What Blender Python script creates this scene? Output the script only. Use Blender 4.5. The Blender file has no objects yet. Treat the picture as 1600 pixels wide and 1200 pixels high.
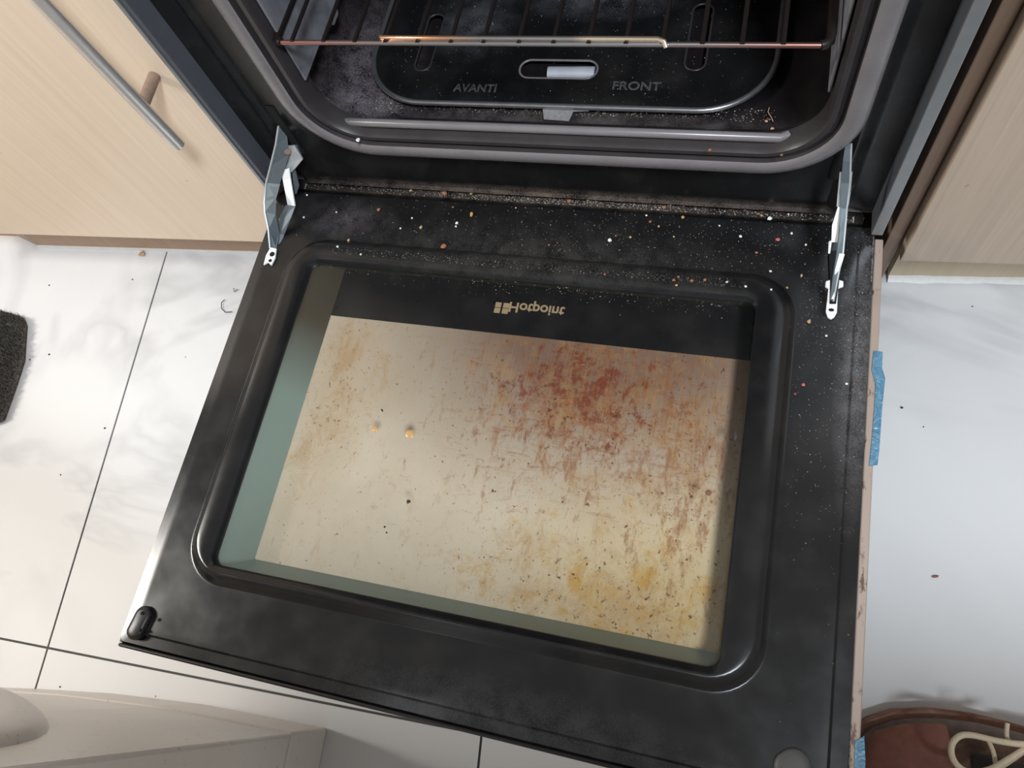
import bpy, bmesh, math, random
from mathutils import Vector, Matrix, Euler, noise
random.seed(11)
C = bpy.context.scene.collection
sc = bpy.context.scene

# ---------------------------------------------------------------- camera
F_PX = 1183.96
CAM = Vector((0.469403, -0.399758, 0.616423))
ROT = Euler((0.382604, 0.192306, 0.206228), 'XYZ')
cd = bpy.data.cameras.new('camera'); cam = bpy.data.objects.new('camera', cd); C.objects.link(cam)
cam.location = CAM; cam.rotation_euler = ROT
cd.sensor_fit = 'HORIZONTAL'; cd.sensor_width = 36.0; cd.lens = F_PX*36.0/1600.0
cd.clip_start = 0.01; cd.clip_end = 50
sc.camera = cam
# ---------------------------------------------------------------- view + light
sc.view_settings.view_transform = 'Standard'; sc.view_settings.look = 'None'
sc.view_settings.gamma = 1.0; sc.view_settings.use_curve_mapping = False
sc.view_settings.exposure = 0.0
w = bpy.data.worlds.new('room_light'); sc.world = w; w.use_nodes = True
bg = w.node_tree.nodes['Background']; bg.inputs[0].default_value = (0.97, 0.94, 0.91, 1); bg.inputs[1].default_value = 0.33
def area(name, loc, target, size, energy, col, sy=None):
    l = bpy.data.lights.new(name, 'AREA'); l.energy = energy; l.color = col
    l.shape = 'RECTANGLE'; l.size = size; l.size_y = sy or size
    o = bpy.data.objects.new(name, l); C.objects.link(o); o.location = loc
    o.rotation_euler = (Vector(target)-Vector(loc)).to_track_quat('-Z', 'Y').to_euler(); return o
area('ceiling_lamp', (-1.50, -0.52, 1.40), (-0.10, -0.1, 0.0), 0.40, 31, (1.0, 0.96, 0.89))
area('kitchen_window', (1.20, -1.12, 2.3), (0.78, -0.1, -0.2), 0.40, 66, (0.84, 0.92, 1.0))

# ---------------------------------------------------------------- helpers
RM = ROT.to_matrix()
def U(px, py, axis, val):            # the point of a real plane (axis = val) seen at a place of the photograph
    d = RM @ Vector(((px-800)/F_PX, -(py-600)/F_PX, -1.0))
    t = (val-CAM[axis])/d[axis]
    return CAM + d*t
def obj(name, bm, mat, parent=None, smooth=None, bevel=None):
    me = bpy.data.meshes.new(name)
    if isinstance(bm, bmesh.types.BMesh):
        bmesh.ops.recalc_face_normals(bm, faces=bm.faces); bm.to_mesh(me); bm.free()
    else: me = bm
    o = bpy.data.objects.new(name, me); C.objects.link(o)
    for m in (mat if isinstance(mat, (list, tuple)) else [mat]): me.materials.append(m)
    if parent: o.parent = parent
    if smooth is not None:
        for p in me.polygons: p.use_smooth = True
        if smooth < 179:
            b2 = bmesh.new(); b2.from_mesh(me)
            for e in b2.edges:
                if len(e.link_faces) == 2 and e.calc_face_angle(0) > math.radians(smooth): e.smooth = False
            b2.to_mesh(me); b2.free()
    if bevel:
        md = o.modifiers.new('bevel', 'BEVEL'); md.width = bevel; md.segments = 2; md.limit_method = 'ANGLE'
    return o
def thing(name, label, cat, loc=(0,0,0), group=None):
    o = bpy.data.objects.new(name, None); o.empty_display_size = .02; C.objects.link(o)
    o['label'] = label; o['category'] = cat
    if group: o['group'] = group
    o.location = loc
    return o
def put(t, loc):                     # moves a finished thing's origin to its base, parts stay where they are
    v = Vector(loc); t.location = v
    for ch in t.children: ch.location = ch.location - v
def tag(o, label, cat, group=None):
    o['label'] = label; o['category'] = cat
    if group: o['group'] = group
    return o
def box(bm, x0, x1, y0, y1, z0, z1, M=None):
    vs = [bm.verts.new((x, y, z)) for x in (x0, x1) for y in (y0, y1) for z in (z0, z1)]
    if M is not None:
        for v in vs: v.co = M @ v.co
    for f in ((0,1,3,2),(4,6,7,5),(0,4,5,1),(2,3,7,6),(0,2,6,4),(1,5,7,3)): bm.faces.new([vs[i] for i in f])
    return vs
def rrect(x0, x1, y0, y1, r, n=8):
    pts = []
    r = max(min(r, (x1-x0)/2-1e-5, (y1-y0)/2-1e-5), 1e-5)
    for cx, cy, a0 in ((x1-r, y1-r, 0), (x0+r, y1-r, 90), (x0+r, y0+r, 180), (x1-r, y0+r, 270)):
        for k in range(n+1):
            a = math.radians(a0+90*k/n); pts.append((cx+r*math.cos(a), cy+r*math.sin(a)))
    return pts
def rings(bm, lst, cap0=False, cap1=False):
    rs = [[bm.verts.new(p) for p in ring] for ring in lst]
    for a, b in zip(rs, rs[1:]):
        n = len(a)
        for i in range(n): bm.faces.new((a[i], a[(i+1) % n], b[(i+1) % n], b[i]))
    if cap0: bm.faces.new(rs[0])
    if cap1: bm.faces.new(rs[-1])
    return rs
def tube(bm, pts, r, n=8, closed=False):
    pts = [Vector(p) for p in pts]; rs = []
    up = Vector((0.123, 0.31, 0.94)).normalized(); N = None
    for i, p in enumerate(pts):
        if closed: t = pts[(i+1) % len(pts)]-pts[i-1]
        else: t = pts[min(i+1, len(pts)-1)]-pts[max(i-1, 0)]
        t.normalize()
        if N is None: N = t.cross(up).normalized()
        N = (N - t*N.dot(t)).normalized(); B = t.cross(N)
        rr = r[i] if isinstance(r, (list, tuple)) else r
        rs.append([p+(N*math.cos(2*math.pi*k/n)+B*math.sin(2*math.pi*k/n))*rr for k in range(n)])
    v = rings(bm, rs, not closed, not closed)
    if closed:
        a, b = v[-1], v[0]
        for i in range(n): bm.faces.new((a[i], a[(i+1) % n], b[(i+1) % n], b[i]))
def prism(bm, pts, off):             # a flat outline with thickness along off
    a = [bm.verts.new(p) for p in pts]; b = [bm.verts.new(Vector(p)+Vector(off)) for p in pts]
    bm.faces.new(a); bm.faces.new(b[::-1])
    for i in range(len(a)): bm.faces.new((a[i], a[(i+1) % len(a)], b[(i+1) % len(a)], b[i]))
def ribbon(bm, A, B, th):            # strip between two polylines with thickness
    A = [Vector(a) for a in A]; B = [Vector(b) for b in B]
    rs = []
    for i in range(len(A)):
        t = A[min(i+1, len(A)-1)]-A[max(i-1, 0)]; n = t.cross(B[i]-A[i]).normalized()*th
        rs.append([A[i], B[i], B[i]+n, A[i]+n])
    rings(bm, rs, True, True)
def plate(loops, z, th, axis=2, ax_sign=-1):      # outline with holes, extruded
    bm = bmesh.new(); es = []
    for L in loops:
        vs = [bm.verts.new((x, y, z)) for x, y in L]
        es += [bm.edges.new((vs[i], vs[(i+1) % len(vs)])) for i in range(len(vs))]
    bmesh.ops.triangle_fill(bm, use_beauty=True, use_dissolve=False, edges=es)
    g = bmesh.ops.extrude_face_region(bm, geom=bm.faces[:])
    for v in g['geom']:
        if isinstance(v, bmesh.types.BMVert): v.co.z += ax_sign*th
    return bm

# ---------------------------------------------------------------- materials
class NT:
    def __init__(s, name, rough=.5, metal=0., spec=.5):
        s.m = bpy.data.materials.new(name); s.m.use_nodes = True; s.t = s.m.node_tree
        s.b = s.t.nodes['Principled BSDF']; s.b.inputs['Roughness'].default_value = rough
        s.b.inputs['Metallic'].default_value = metal; s.b.inputs['Specular IOR Level'].default_value = spec
        s._c = None
    def n(s, typ, **kw):
        nd = s.t.nodes.new(typ)
        for k, v in kw.items(): setattr(nd, k, v)
        return nd
    def L(s, a, b): s.t.links.new(a, b)
    def co(s):
        if not s._c: s._c = s.n('ShaderNodeTexCoord').outputs['Object']
        return s._c
    def mapped(s, scale=(1,1,1), loc=(0,0,0), rot=(0,0,0)):
        m = s.n('ShaderNodeMapping'); s.L(s.co(), m.inputs[0])
        m.inputs['Scale'].default_value = scale; m.inputs['Location'].default_value = loc; m.inputs['Rotation'].default_value = rot
        return m.outputs[0]
    def noise(s, scale, detail=4, rough=.55, vec=None, dist=0.):
        nd = s.n('ShaderNodeTexNoise'); s.L(vec or s.co(), nd.inputs['Vector'])
        nd.inputs['Scale'].default_value = scale; nd.inputs['Detail'].default_value = detail
        nd.inputs['Roughness'].default_value = rough; nd.inputs['Distortion'].default_value = dist
        return nd.outputs['Fac']
    def ramp(s, fac, a, b, lo=0., hi=1.):
        nd = s.n('ShaderNodeMapRange', clamp=True); s.L(fac, nd.inputs[0])
        for i, v in zip((1, 2, 3, 4), (a, b, lo, hi)): nd.inputs[i].default_value = v
        return nd.outputs[0]
    def math(s, op, a, b=None):
        nd = s.n('ShaderNodeMath', operation=op)
        for i, v in enumerate((a, b)):
            if v is None: continue
            if hasattr(v, 'default_value'): s.L(v, nd.inputs[i])
            else: nd.inputs[i].default_value = v
        return nd.outputs[0]
    def mix(s, fac, a, b, blend='MIX'):
        nd = s.n('ShaderNodeMix', data_type='RGBA', blend_type=blend)
        for i, v in ((0, fac), (6, a), (7, b)):
            if hasattr(v, 'default_value'): s.L(v, nd.inputs[i])
            elif i: nd.inputs[i].default_value = (*v, 1)
            else: nd.inputs[i].default_value = v
        return nd.outputs[2]
    def blob(s, cx, cy, rx, ry, cz=0, rz=1e3, soft=1.0):   # 1 in the middle of an ellipse, 0 outside
        m = s.mapped((1/rx, 1/ry, 1/rz), (-cx/rx, -cy/ry, -cz/rz))
        l = s.n('ShaderNodeVectorMath', operation='LENGTH'); s.L(m, l.inputs[0])
        return s.ramp(l.outputs['Value'], 1.0, 1.0-soft, 0, 1)
    def color(s, c):
        if hasattr(c, 'default_value'): s.L(c, s.b.inputs['Base Color'])
        else: s.b.inputs['Base Color'].default_value = (*c, 1)
    def rough(s, f): s.L(f, s.b.inputs['Roughness'])
    def bump(s, h, st=.3, d=.001):
        nd = s.n('ShaderNodeBump'); nd.inputs['Strength'].default_value = st; nd.inputs['Distance'].default_value = d
        s.L(h, nd.inputs['Height']); s.L(nd.outputs[0], s.b.inputs['Normal'])
def plain(name, col, rough=.5, metal=0., spec=.5, var=.12, scale=120):
    t = NT(name, rough, metal, spec)
    f = t.noise(scale, 3)
    t.color(t.mix(f, tuple(c*(1-var) for c in col), tuple(min(1, c*(1+var)) for c in col)))
    return t.m

def enamel(name, base=(.008, .008, .0085), rough=.17, dustiness=.5, dusts=()):
    t = NT(name, rough, 0, .5)
    big = t.noise(9, 4, .6); fine = t.noise(1100, 2, .6); mid = t.noise(30, 3, .5)
    col = t.mix(t.math('MULTIPLY', t.ramp(mid, .45, .75), .22*dustiness), base, (.06, .055, .052))
    sp = t.ramp(fine, .68, .74); sp = t.math('MULTIPLY', sp, t.ramp(big, .45, .62))
    col = t.mix(t.math('MULTIPLY', sp, .4*dustiness), col, (.36, .33, .30))
    for (cx, cy, cz, rx, ry, rz, c, k) in dusts:
        g = t.blob(cx, cy, rx, ry, cz, rz)
        gr = t.ramp(t.math('ADD', t.math('MULTIPLY', t.noise(700, 2, .6), .5), t.math('MULTIPLY', t.noise(60, 4, .6), .5)), .38, .60)
        fac = t.math('MULTIPLY', t.math('MULTIPLY', g, gr), k)
        col = t.mix(fac, col, c)
    t.color(col)
    t.rough(t.ramp(mid, .3, .7, rough*.85, rough*1.25))
    t.bump(t.noise(120, 2), .03, .0004)
    return t.m
M = {}
M['door_enamel'] = enamel('black_enamel_door', rough=.20, dustiness=.5,
    dusts=[(.585, -.11, 0, .02, .16, 1e3, (.28, .27, .28), .38), (.09, -.02, 0, .06, .03, 1e3, (.16, .14, .15), .35), (.3, -.05, 0, .25, .05, 1e3, (.12, .11, .10), .30),
           (.35, -.445, 0, .2, .03, 1e3, (.10, .10, .11), .35)])
M['frame_enamel'] = enamel('black_enamel_front', rough=.25, dustiness=.7, dusts=[(.3, .02, .005, .4, 1, .012, (.22, .17, .14), .6)])
M['cavity_enamel'] = enamel('black_enamel_cavity', base=(.012, .010, .011), rough=.3, dustiness=.9,
    dusts=[(.125, .075, .10, .05, .13, .10, (.30, .25, .28), .75), (.3, .045, .07, .3, .02, .02, (.26, .22, .22), .55)])
M['plate_enamel'] = enamel('black_enamel_plate', rough=.28, dustiness=.8, dusts=[(.21, .15, .09, .05, .05, 1, (.35, .36, .4), .22), (.33, .19, .09, .09, .04, 1, (.35, .36, .42), .3)])
M['lip'] = enamel('worn_grey_lip', base=(.19, .175, .18), rough=.26, dustiness=1.0)
M['bead'] = enamel('dark_lip_side', base=(.035, .030, .031), rough=.35, dustiness=.7)

def liner():
    t = NT('grey_catalytic_liner', .6)
    f = t.noise(22, 5, .6, dist=1.2)
    c = t.mix(t.ramp(f, .35, .65), (.13, .13, .15), (.24, .235, .26)); c = t.mix(t.ramp(t.noise(8, 3), .5, .7, 0, .5), c, (.10, .10, .115))
    t.color(c); t.bump(t.noise(500, 2), .2, .0005); return t.m
M['liner'] = liner()

def wood(name, base, dark, dirt_z=None):
    t = NT(name, .42, 0, .35)
    g1 = t.noise(1, 5, .65, t.mapped((240, 240, 4.5), rot=(0, .05, 0))); g2 = t.noise(1, 4, .6, t.mapped((60, 60, 1.3), rot=(0, .05, 0)), 1.5)
    f = t.ramp(t.math('ADD', t.math('MULTIPLY', g1, .55), t.math('MULTIPLY', g2, .5)), .30, .80)
    c = t.mix(f, base, dark)
    sp = t.ramp(t.noise(60, 2), .77, .80)
    c = t.mix(t.math('MULTIPLY', sp, .6), c, tuple(d*.5 for d in dark))
    t.color(c); t.bump(g1, .12, .0006); return t.m
M['wood'] = wood('light_beech_laminate', (.80, .65, .50), (.70, .55, .41))
M['wood_r'] = wood('light_beech_laminate_brown', (.54, .43, .335), (.38, .30, .235))  # darker, browner version of the beech for the right cabinet
M['wood_gap'] = wood('brown_end_panel', (.22, .145, .10), (.13, .085, .06))
M['plinth'] = wood('beech_plinth', (.46, .31, .21), (.38, .25, .165))
M['plinth_r'] = wood('cream_plinth', (.72, .60, .43), (.60, .49, .34))
M['sealant'] = plain('white_sealant', (.78, .78, .76), .5)

def marble():
    t = NT('white_marble_tile', .42, 0, .4)
    warp = t.noise(2.4, 3, .5, dist=.6)
    v = t.noise(1.9, 4, .55, dist=1.4, vec=t.mapped((1, 1.5, 1), loc=(.37, .21, 0), rot=(0, 0, .5)))
    vein = t.ramp(t.math('ABSOLUTE', t.math('SUBTRACT', v, .5)), .0, .05, 1, 0)
    vein = t.math('MULTIPLY', vein, t.ramp(warp, .44, .60))
    c = t.mix(t.ramp(warp, .40, .65, 0, 1), (.70, .70, .70), (.63, .63, .64))
    c = t.mix(t.math('MULTIPLY', vein, .55), c, (.38, .38, .39))
    cloud = t.math('MULTIPLY', t.ramp(t.noise(3.5, 5, .6, dist=1.0), .50, .75), t.ramp(warp, .46, .60))
    c = t.mix(t.math('MULTIPLY', cloud, .65), c, (.40, .40, .40))
    t.color(c); return t.m
M['tile'] = marble()
M['grout'] = plain('dark_grey_grout', (.10, .10, .10), .9)
def cream():
    t = NT('stained_cream_glass', .35, 0, .4)
    # a greasy glass: cream ground, amber and red-brown baked stains in wiped streaks, painted shade at upper right
    W_ = t.noise(14, 5, .65, dist=.5)
    base = t.mix(t.ramp(W_, .35, .65), (.82, .73, .575), (.76, .66, .495))
    base = t.mix(t.math('MULTIPLY', t.blob(.46, -.34, .17, .13), .85), base, (.70, .54, .24))
    base = t.mix(t.math('MULTIPLY', t.blob(.47, -.17, .06, .10), .5), base, (.60, .46, .29))
    base = t.mix(t.math('MULTIPLY', t.blob(.37, -.10, .30, .19, soft=.7), .92), base, (.21, .125, .088))  # dark brown upper right: shade painted into the colour along with grime
    base = t.mix(t.math('MULTIPLY', t.blob(.115, -.19, .05, .16), .6), base, (.56, .42, .27))
    def streak(scale, region, gain, lo, hi, amount, col, dist=.8, loc=(0, 0, 0), detail=8):
        nonlocal base
        nz = t.noise(1, detail, .78, t.mapped(scale, loc=loc), dist)
        f = t.ramp(t.math('ADD', nz, t.math('MULTIPLY', region, gain)), lo, hi)
        base = t.mix(t.math('MULTIPLY', f, amount), base, col)
    def mx(*b):
        r = b[0]
        for q in b[1:]: r = t.math('MAXIMUM', r, q)
        return r
    mid = t.blob(.37, -.18, .20, .15); right = t.blob(.46, -.22, .08, .22); left = t.blob(.12, -.19, .06, .15)
    low = t.blob(.42, -.34, .20, .09); cen = t.math('MULTIPLY', t.blob(.32, -.22, .12, .12), .6)
    streak((34, 24, 1), mx(right, low, left, mid), .15, .57, .72, .5, (.52, .29, .09), .5)
    streak((95, 34, 1), mx(mid, right, cen), .17, .60, .74, .80, (.34, .135, .04), .25, (2.1, 4.4, 0))
    streak((30, 120, 1), mx(mid, cen), .15, .61, .74, .70, (.34, .12, .045), .2, (5.1, 1.4, 0))
    streak((62, 50, 1), t.blob(.36, -.16, .17, .12), .22, .66, .76, .92, (.22, .045, .02), .4, (3.1, 7.7, 0))
    streak((30, 27, 1), low, .18, .61, .74, .75, (.66, .37, .04), .3, (9.1, 2.7, 0))
    streak((200, 170, 1), mx(mid, right, left, low), .08, .655, .70, .85, (.24, .085, .03), .2, (1.1, 8.7, 0), 4)
    streak((110, 95, 1), mx(mid, right, low), .07, .69, .72, .95, (.13, .045, .02), .2, (4.1, 3.7, 0), 3)
    streak((330, 300, 1), mx(mid, right, cen), .05, .70, .74, .9, (.12, .045, .02), .1, (7.1, 6.7, 0), 2)
    wipe = t.noise(1, 3, .6, t.mapped((600, 9, 1))); wipe2 = t.noise(1, 3, .6, t.mapped((9, 600, 1)))
    base = t.mix(t.math('MULTIPLY', t.math('MULTIPLY', t.ramp(wipe, .5, .75), t.ramp(wipe2, .3, .6)), .16), base, (.78, .68, .55))
    t.color(base); return t.m
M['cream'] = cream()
def glass():
    m = bpy.data.materials.new('clear_door_glass'); m.use_nodes = True; t = m.node_tree; t.nodes.clear()
    o = t.nodes.new('ShaderNodeOutputMaterial'); mx = t.nodes.new('ShaderNodeMixShader')
    tr = t.nodes.new('ShaderNodeBsdfTransparent'); tr.inputs[0].default_value = (.975, .96, .945, 1)
    gl = t.nodes.new('ShaderNodeBsdfGlossy'); gl.inputs['Roughness'].default_value = .34; gl.inputs[0].default_value = (.55, .58, .6, 1)
    fr = t.nodes.new('ShaderNodeFresnel'); fr.inputs[0].default_value = 1.4
    t.links.new(fr.outputs[0], mx.inputs[0]); t.links.new(tr.outputs[0], mx.inputs[1]); t.links.new(gl.outputs[0], mx.inputs[2]); t.links.new(mx.outputs[0], o.inputs[0])
    return m
M['glass'] = glass()
M['band'] = enamel('black_print_on_glass', base=(.010, .010, .011), rough=.3, dustiness=1.0)
def greenish():
    t = NT('green_tinted_glass_channel', .4, 0, .4)
    t.color(t.mix(t.blob(.0, -.05, 1, .16, soft=.5), (.26, .36, .325), (.075, .066, .042))); return t.m
M['channel'] = greenish()
M['logo'] = plain('cream_print', (.50, .37, .22), .5)
M['steel_grey'] = plain('grey_painted_steel', (.085, .092, .105), .35, .0, .5)
M['steel_edge'] = plain('brushed_steel', (.26, .27, .28), .35, .5, .5)
M['chrome'] = plain('brushed_nickel', (.72, .69, .65), .33, .75)
M['zinc'] = plain('zinc_plated_steel', (.52, .55, .57), .45, .5)
M['zinc_dark'] = plain('dull_blue_zinc', (.13, .16, .18), .55, .45)
M['zinc_white'] = plain('bright_zinc', (.85, .86, .86), .5, .1)
M['rust'] = plain('tarnished_brass', (.30, .21, .16), .5, .3, var=.4, scale=300)
M['black'] = plain('black_plastic', (.012, .012, .013), .3)
M['rubber'] = plain('black_rubber', (.018, .018, .019), .35)
M['grey_rubber'] = plain('grey_rubber', (.075, .075, .075), .5)
M['hole'] = plain('dark_opening', (.002, .002, .002), .9)
def strip():
    t = NT('rust_spotted_beige_edge', .5)
    f = t.ramp(t.noise(1, 4, .7, t.mapped((160, 60, 160))), .58, .68)
    t.color(t.mix(f, (.33, .26, .215), (.10, .05, .035))); return t.m
M['strip'] = strip()
def filmm():
    t = NT('blue_protective_film', .3); n_ = t.noise(90, 3, .6, dist=2)
    t.color(t.mix(t.ramp(n_, .35, .7), (.05, .15, .25), (.13, .27, .38))); t.bump(n_, .8, .002); return t.m
M['film'] = filmm()
M['rod'] = plain('dark_tarnished_wire', (.018, .013, .012), .4, .3)
def frontrod():
    t = NT('heat_tinted_chrome', .28, .9)
    c = t.mix(t.blob(.31, 0, .19, 1, soft=.5), (.42, .20, .17), (.40, .39, .40)); t.color(c); return t.m
M['frontrod'] = frontrod()
def looprod():
    t = NT('orange_reflection_chrome', .25, .9)
    c = t.mix(t.blob(.31, 0, .07, 1, soft=.5), (.95, .52, .30), (.45, .43, .42)); c = t.mix(t.blob(.385, 0, .04, 1, soft=.3), c, (.95, .80, .60)); t.color(c); return t.m  # orange reflection painted into the chrome colour, greyer in the middle
M['looprod'] = looprod()
def whitegoods():
    t = NT('off_white_enamel', .35, 0, .4)
    c = t.mix(t.ramp(t.noise(6, 4), .35, .7), (.84, .78, .72), (.77, .71, .66))
    c = t.mix(t.math('MULTIPLY', t.ramp(t.noise(130, 4, .7), .64, .70), .5), c, (.25, .17, .12)); t.color(c); return t.m
M['appliance'] = whitegoods()
def matm():
    t = NT('dark_grey_pile', .95, 0, .1)
    t.color(t.mix(t.ramp(t.noise(260, 4, .7), .35, .65), (.045, .040, .036), (.16, .145, .13))); t.bump(t.noise(380, 3), 1, .003); return t.m
M['mat'] = matm()
def leather(name, a, b):
    t = NT(name, .55, 0, .35)
    t.color(t.mix(t.ramp(t.noise(45, 5, .65), .35, .68), a, b)); t.bump(t.noise(240, 4), .4, .001); return t.m
M['leather'] = leather('scuffed_brown_leather', (.060, .036, .026), (.17, .10, .066))
M['toecap'] = leather('red_brown_leather', (.24, .10, .07), (.15, .065, .045))
M['sole'] = leather('brown_rubber_sole', (.30, .155, .10), (.17, .075, .05))
M['tongue'] = leather('dark_shoe_lining', (.028, .022, .022), (.06, .046, .042))
M['suede'] = leather('tan_suede_collar', (.30, .17, .09), (.20, .11, .06))
M['lace'] = plain('cream_shoelace', (.62, .52, .38), .8, var=.2, scale=700)
M['wall'] = plain('painted_wall', (.70, .69, .66), .7)

# ---------------------------------------------------------------- floor: large marble tiles on dark grout
FZ = -0.20
bm = bmesh.new(); box(bm, -2.2, 2.4, -2.2, 1.0, FZ-.03, FZ-.0016)
floor = obj('floor', bm, M['grout']); floor['kind'] = 'structure'
O = Vector((-.237, -.502, FZ)); ux = Vector((.529, .022, 0)); vy = Vector((-.0655, .630, 0))
g = .0013
for i in range(-3, 4):
    for j in range(-3, 3):
        a = O+ux*i+vy*j
        un = ux.normalized()*g; vn = vy.normalized()*g
        if (i, j) == (2, 0): continue
        wide = ux if (i, j) == (1, 0) else Vector((0, 0, 0))
        q = [a+un+vn, a+ux+wide-un+vn, a+ux+wide+vy-un-vn, a+vy+un-vn]
        bm = bmesh.new(); prism(bm, q, (0, 0, -.009))
        obj('tile', bm, M['tile'], floor)
bm = bmesh.new(); box(bm, -2.2, 2.4, .68, .74, FZ-.03, 2.1)
wb = obj('wall_back', bm, M['wall']); wb['kind'] = 'structure'
bm = bmesh.new(); box(bm, .34, 2.4, -.80, -.615, FZ, .73)
wb = obj('shade_block', bm, M['wall']); wb['kind'] = 'structure'      # unseen block added opposite the cooker, only to shade the floor by the shoe

# ---------------------------------------------------------------- left cabinet
def rotz_about(px, py, deg): return Matrix.Translation((px, py, 0)) @ Matrix.Rotation(math.radians(deg), 4, 'Z') @ Matrix.Translation((-px, -py, 0))
cab = thing('cabinet', 'light beech base cabinet with long steel bar handle, left of the cooker', 'cabinet')
RL = rotz_about(-.003, .002, 3.0)
bm = bmesh.new(); box(bm, -.62, -.004, .022, .56, -.089, .70, RL); obj('body', bm, M['wood'], cab, bevel=.001)
bm = bmesh.new(); box(bm, -.60, -.0045, .002, .021, -.096, .66, RL); cdoor = obj('door', bm, M['wood'], cab, bevel=.0012)
def PL(px, py, d):                  # point of the plane lying d in front of the cabinet door
    n = RL.to_3x3() @ Vector((0, -1, 0)); p0 = RL @ Vector((0, .002, 0)) + n*d
    dr = RM @ Vector(((px-800)/F_PX, -(py-600)/F_PX, -1.0)); t = (p0-CAM).dot(n)/dr.dot(n); return CAM+dr*t, n
e0, n = PL(279, 227, .034)
bm = bmesh.new()
top = Vector((e0.x, e0.y, .60))
x_up, _ = PL(62, 0, .034)
top = Vector((e0.x+(x_up.x-e0.x)*(.6-e0.z)/(x_up.z-e0.z), e0.y+(x_up.y-e0.y)*(.6-e0.z)/(x_up.z-e0.z), .60))
tube(bm, [e0, e0+(top-e0)*.02, e0+(top-e0)*.5, top], .0062, 20)
obj('handle', bm, M['chrome'], cdoor, smooth=40)
s0, _ = PL(256, 153, .0); s0 = e0+(top-e0)*.105
for k in (.105, .9):
    c = e0+(top-e0)*k; bm = bmesh.new(); tube(bm, [c, c-n*.034], .0052, 14)
    o = obj('handle_post', bm, M['rust'], cdoor, smooth=40); o['label'] = 'tarnished brown handle post'
bm = bmesh.new()
A, B, D_, E_ = U(-60, 366, 2, FZ), U(28, 369, 2, FZ), U(62, 385, 2, FZ), U(470, 397, 2, FZ)
prism(bm, [A, B, D_, E_, E_+Vector((0, .018, 0)), D_+Vector((0, .018, 0)), B+Vector((0, .018, 0)), A+Vector((0, .018, 0))], (0, 0, .110))
obj('plinth', bm, M['plinth'], cab)
bm = bmesh.new(); prism(bm, [D_+Vector((0, -.003, 0)), E_+Vector((0, -.003, 0)), E_+Vector((0, .003, 0)), D_+Vector((0, .003, 0))], (0, 0, .004))
obj('sealant_bead', bm, M['sealant'], cab)
put(cab, (-.3, .2, FZ))
# ---------------------------------------------------------------- right cabinet
cr = thing('cabinet', 'pale beech base cabinet with a dark end panel, right of the cooker', 'cabinet')
RR = rotz_about(.62, .0, 3.0)
bm = bmesh.new(); box(bm, .655, 1.22, .022, .56, -.03, .70, RR); obj('body', bm, M['wood_r'], cr, bevel=.001)
bm = bmesh.new(); box(bm, .622, 1.20, .0, .020, -.036, .66, RR); obj('door', bm, M['wood_r'], cr, bevel=.0012)
bm = bmesh.new(); box(bm, .6075, .6195, .012, .56, -.16, .70); o = obj('end_panel', bm, M['wood_gap'], cr, bevel=.001)
A, B = U(1386, 435, 2, FZ), U(1640, 439, 2, FZ); B = A+(B-A)*3
bm = bmesh.new(); prism(bm, [A, B, B+Vector((0, .016, 0)), A+Vector((0, .016, 0))], (0, 0, .163)); obj('plinth', bm, M['plinth_r'], cr)
bm = bmesh.new()
top = [A+(B-A)*k/30+Vector((0, -.003-random.random()*.003, .0)) for k in range(31)]
ribbon(bm, top, [p+Vector((0, .008, .006)) for p in top], .003); obj('sealant_bead', bm, M['sealant'], cr)
put(cr, (.9, .25, FZ))

# ---------------------------------------------------------------- cooker
W = .595
ck = thing('cooker', 'black enamelled cooker with its oven door hanging wide open', 'oven')
# outer side panels with a folded steel front edge
for s, x0, x1 in ((0, -.0015, .0065), (1, W-.0065, W+.0025)):
    bm = bmesh.new(); box(bm, x0, x1, .0, .58, .006 if s else .006, .72); obj('side_panel', bm, M['steel_grey'], ck, bevel=.001)
    bm = bmesh.new()
    if s: box(bm, x1-.0088, x1+.0003, -.0016, .0, .006, .72)
    else: box(bm, x0-.0003, x0+.0035, -.0016, .0, .006, .72)
    obj('steel_edge', bm, M['steel_edge'], ck, bevel=.0005)
bm = bmesh.new(); box(bm, .004, W-.004, .05, .57, -.19, -.004); obj('lower_body', bm, M['black'], ck, bevel=.002)
bm = bmesh.new(); box(bm, .008, W-.008, .028, .05, -.19, -.012); obj('lower_front', bm, M['black'], ck, bevel=.002)
# front frame with the opening
X0, X1, Z0, Z1 = .100, .530, .094, .47
def RG(e, y, r, b=None): return [(x, y, z) for x, z in rrect(X0-e, X1+e, Z0-e, Z1+e, r+e, 12)]
outer = [(x, .021, z) for x, z in rrect(.0065, W-.0065, .006, .70, .001, 12)]
FRr = lambda a, y: [(x, y, z) for x, z in rrect(a, W-a, .006+a*.02, .70, .001, 12)]
bm = bmesh.new()
rings(bm, [outer, FRr(.024, .024), FRr(.030, .0225), FRr(.034, .018), FRr(.038, .0165), FRr(.042, .0185), FRr(.046, .021), RG(.032, .021, .045), RG(.0285, .017, .045)])
obj('front_frame', bm, M['frame_enamel'], ck, smooth=35)
bm = bmesh.new()
rings(bm, [RG(.0285, .017, .045), RG(.027, .011, .045), RG(.024, .0085, .045), RG(.014, .0075, .045), RG(.0115, .0095, .045)])
obj('opening_lip', bm, M['lip'], ck, smooth=50)
for m in M['lip'].node_tree.nodes: pass
bm = bmesh.new()
rings(bm, [RG(.0115, .0095, .045), RG(.0105, .015, .045), RG(.008, .015, .045), RG(.006, .011, .045), RG(.002, .011, .045), RG(0, .015, .045), RG(0, .03, .045)])
obj('lip_groove', bm, M['bead'], ck, smooth=50)
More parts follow.
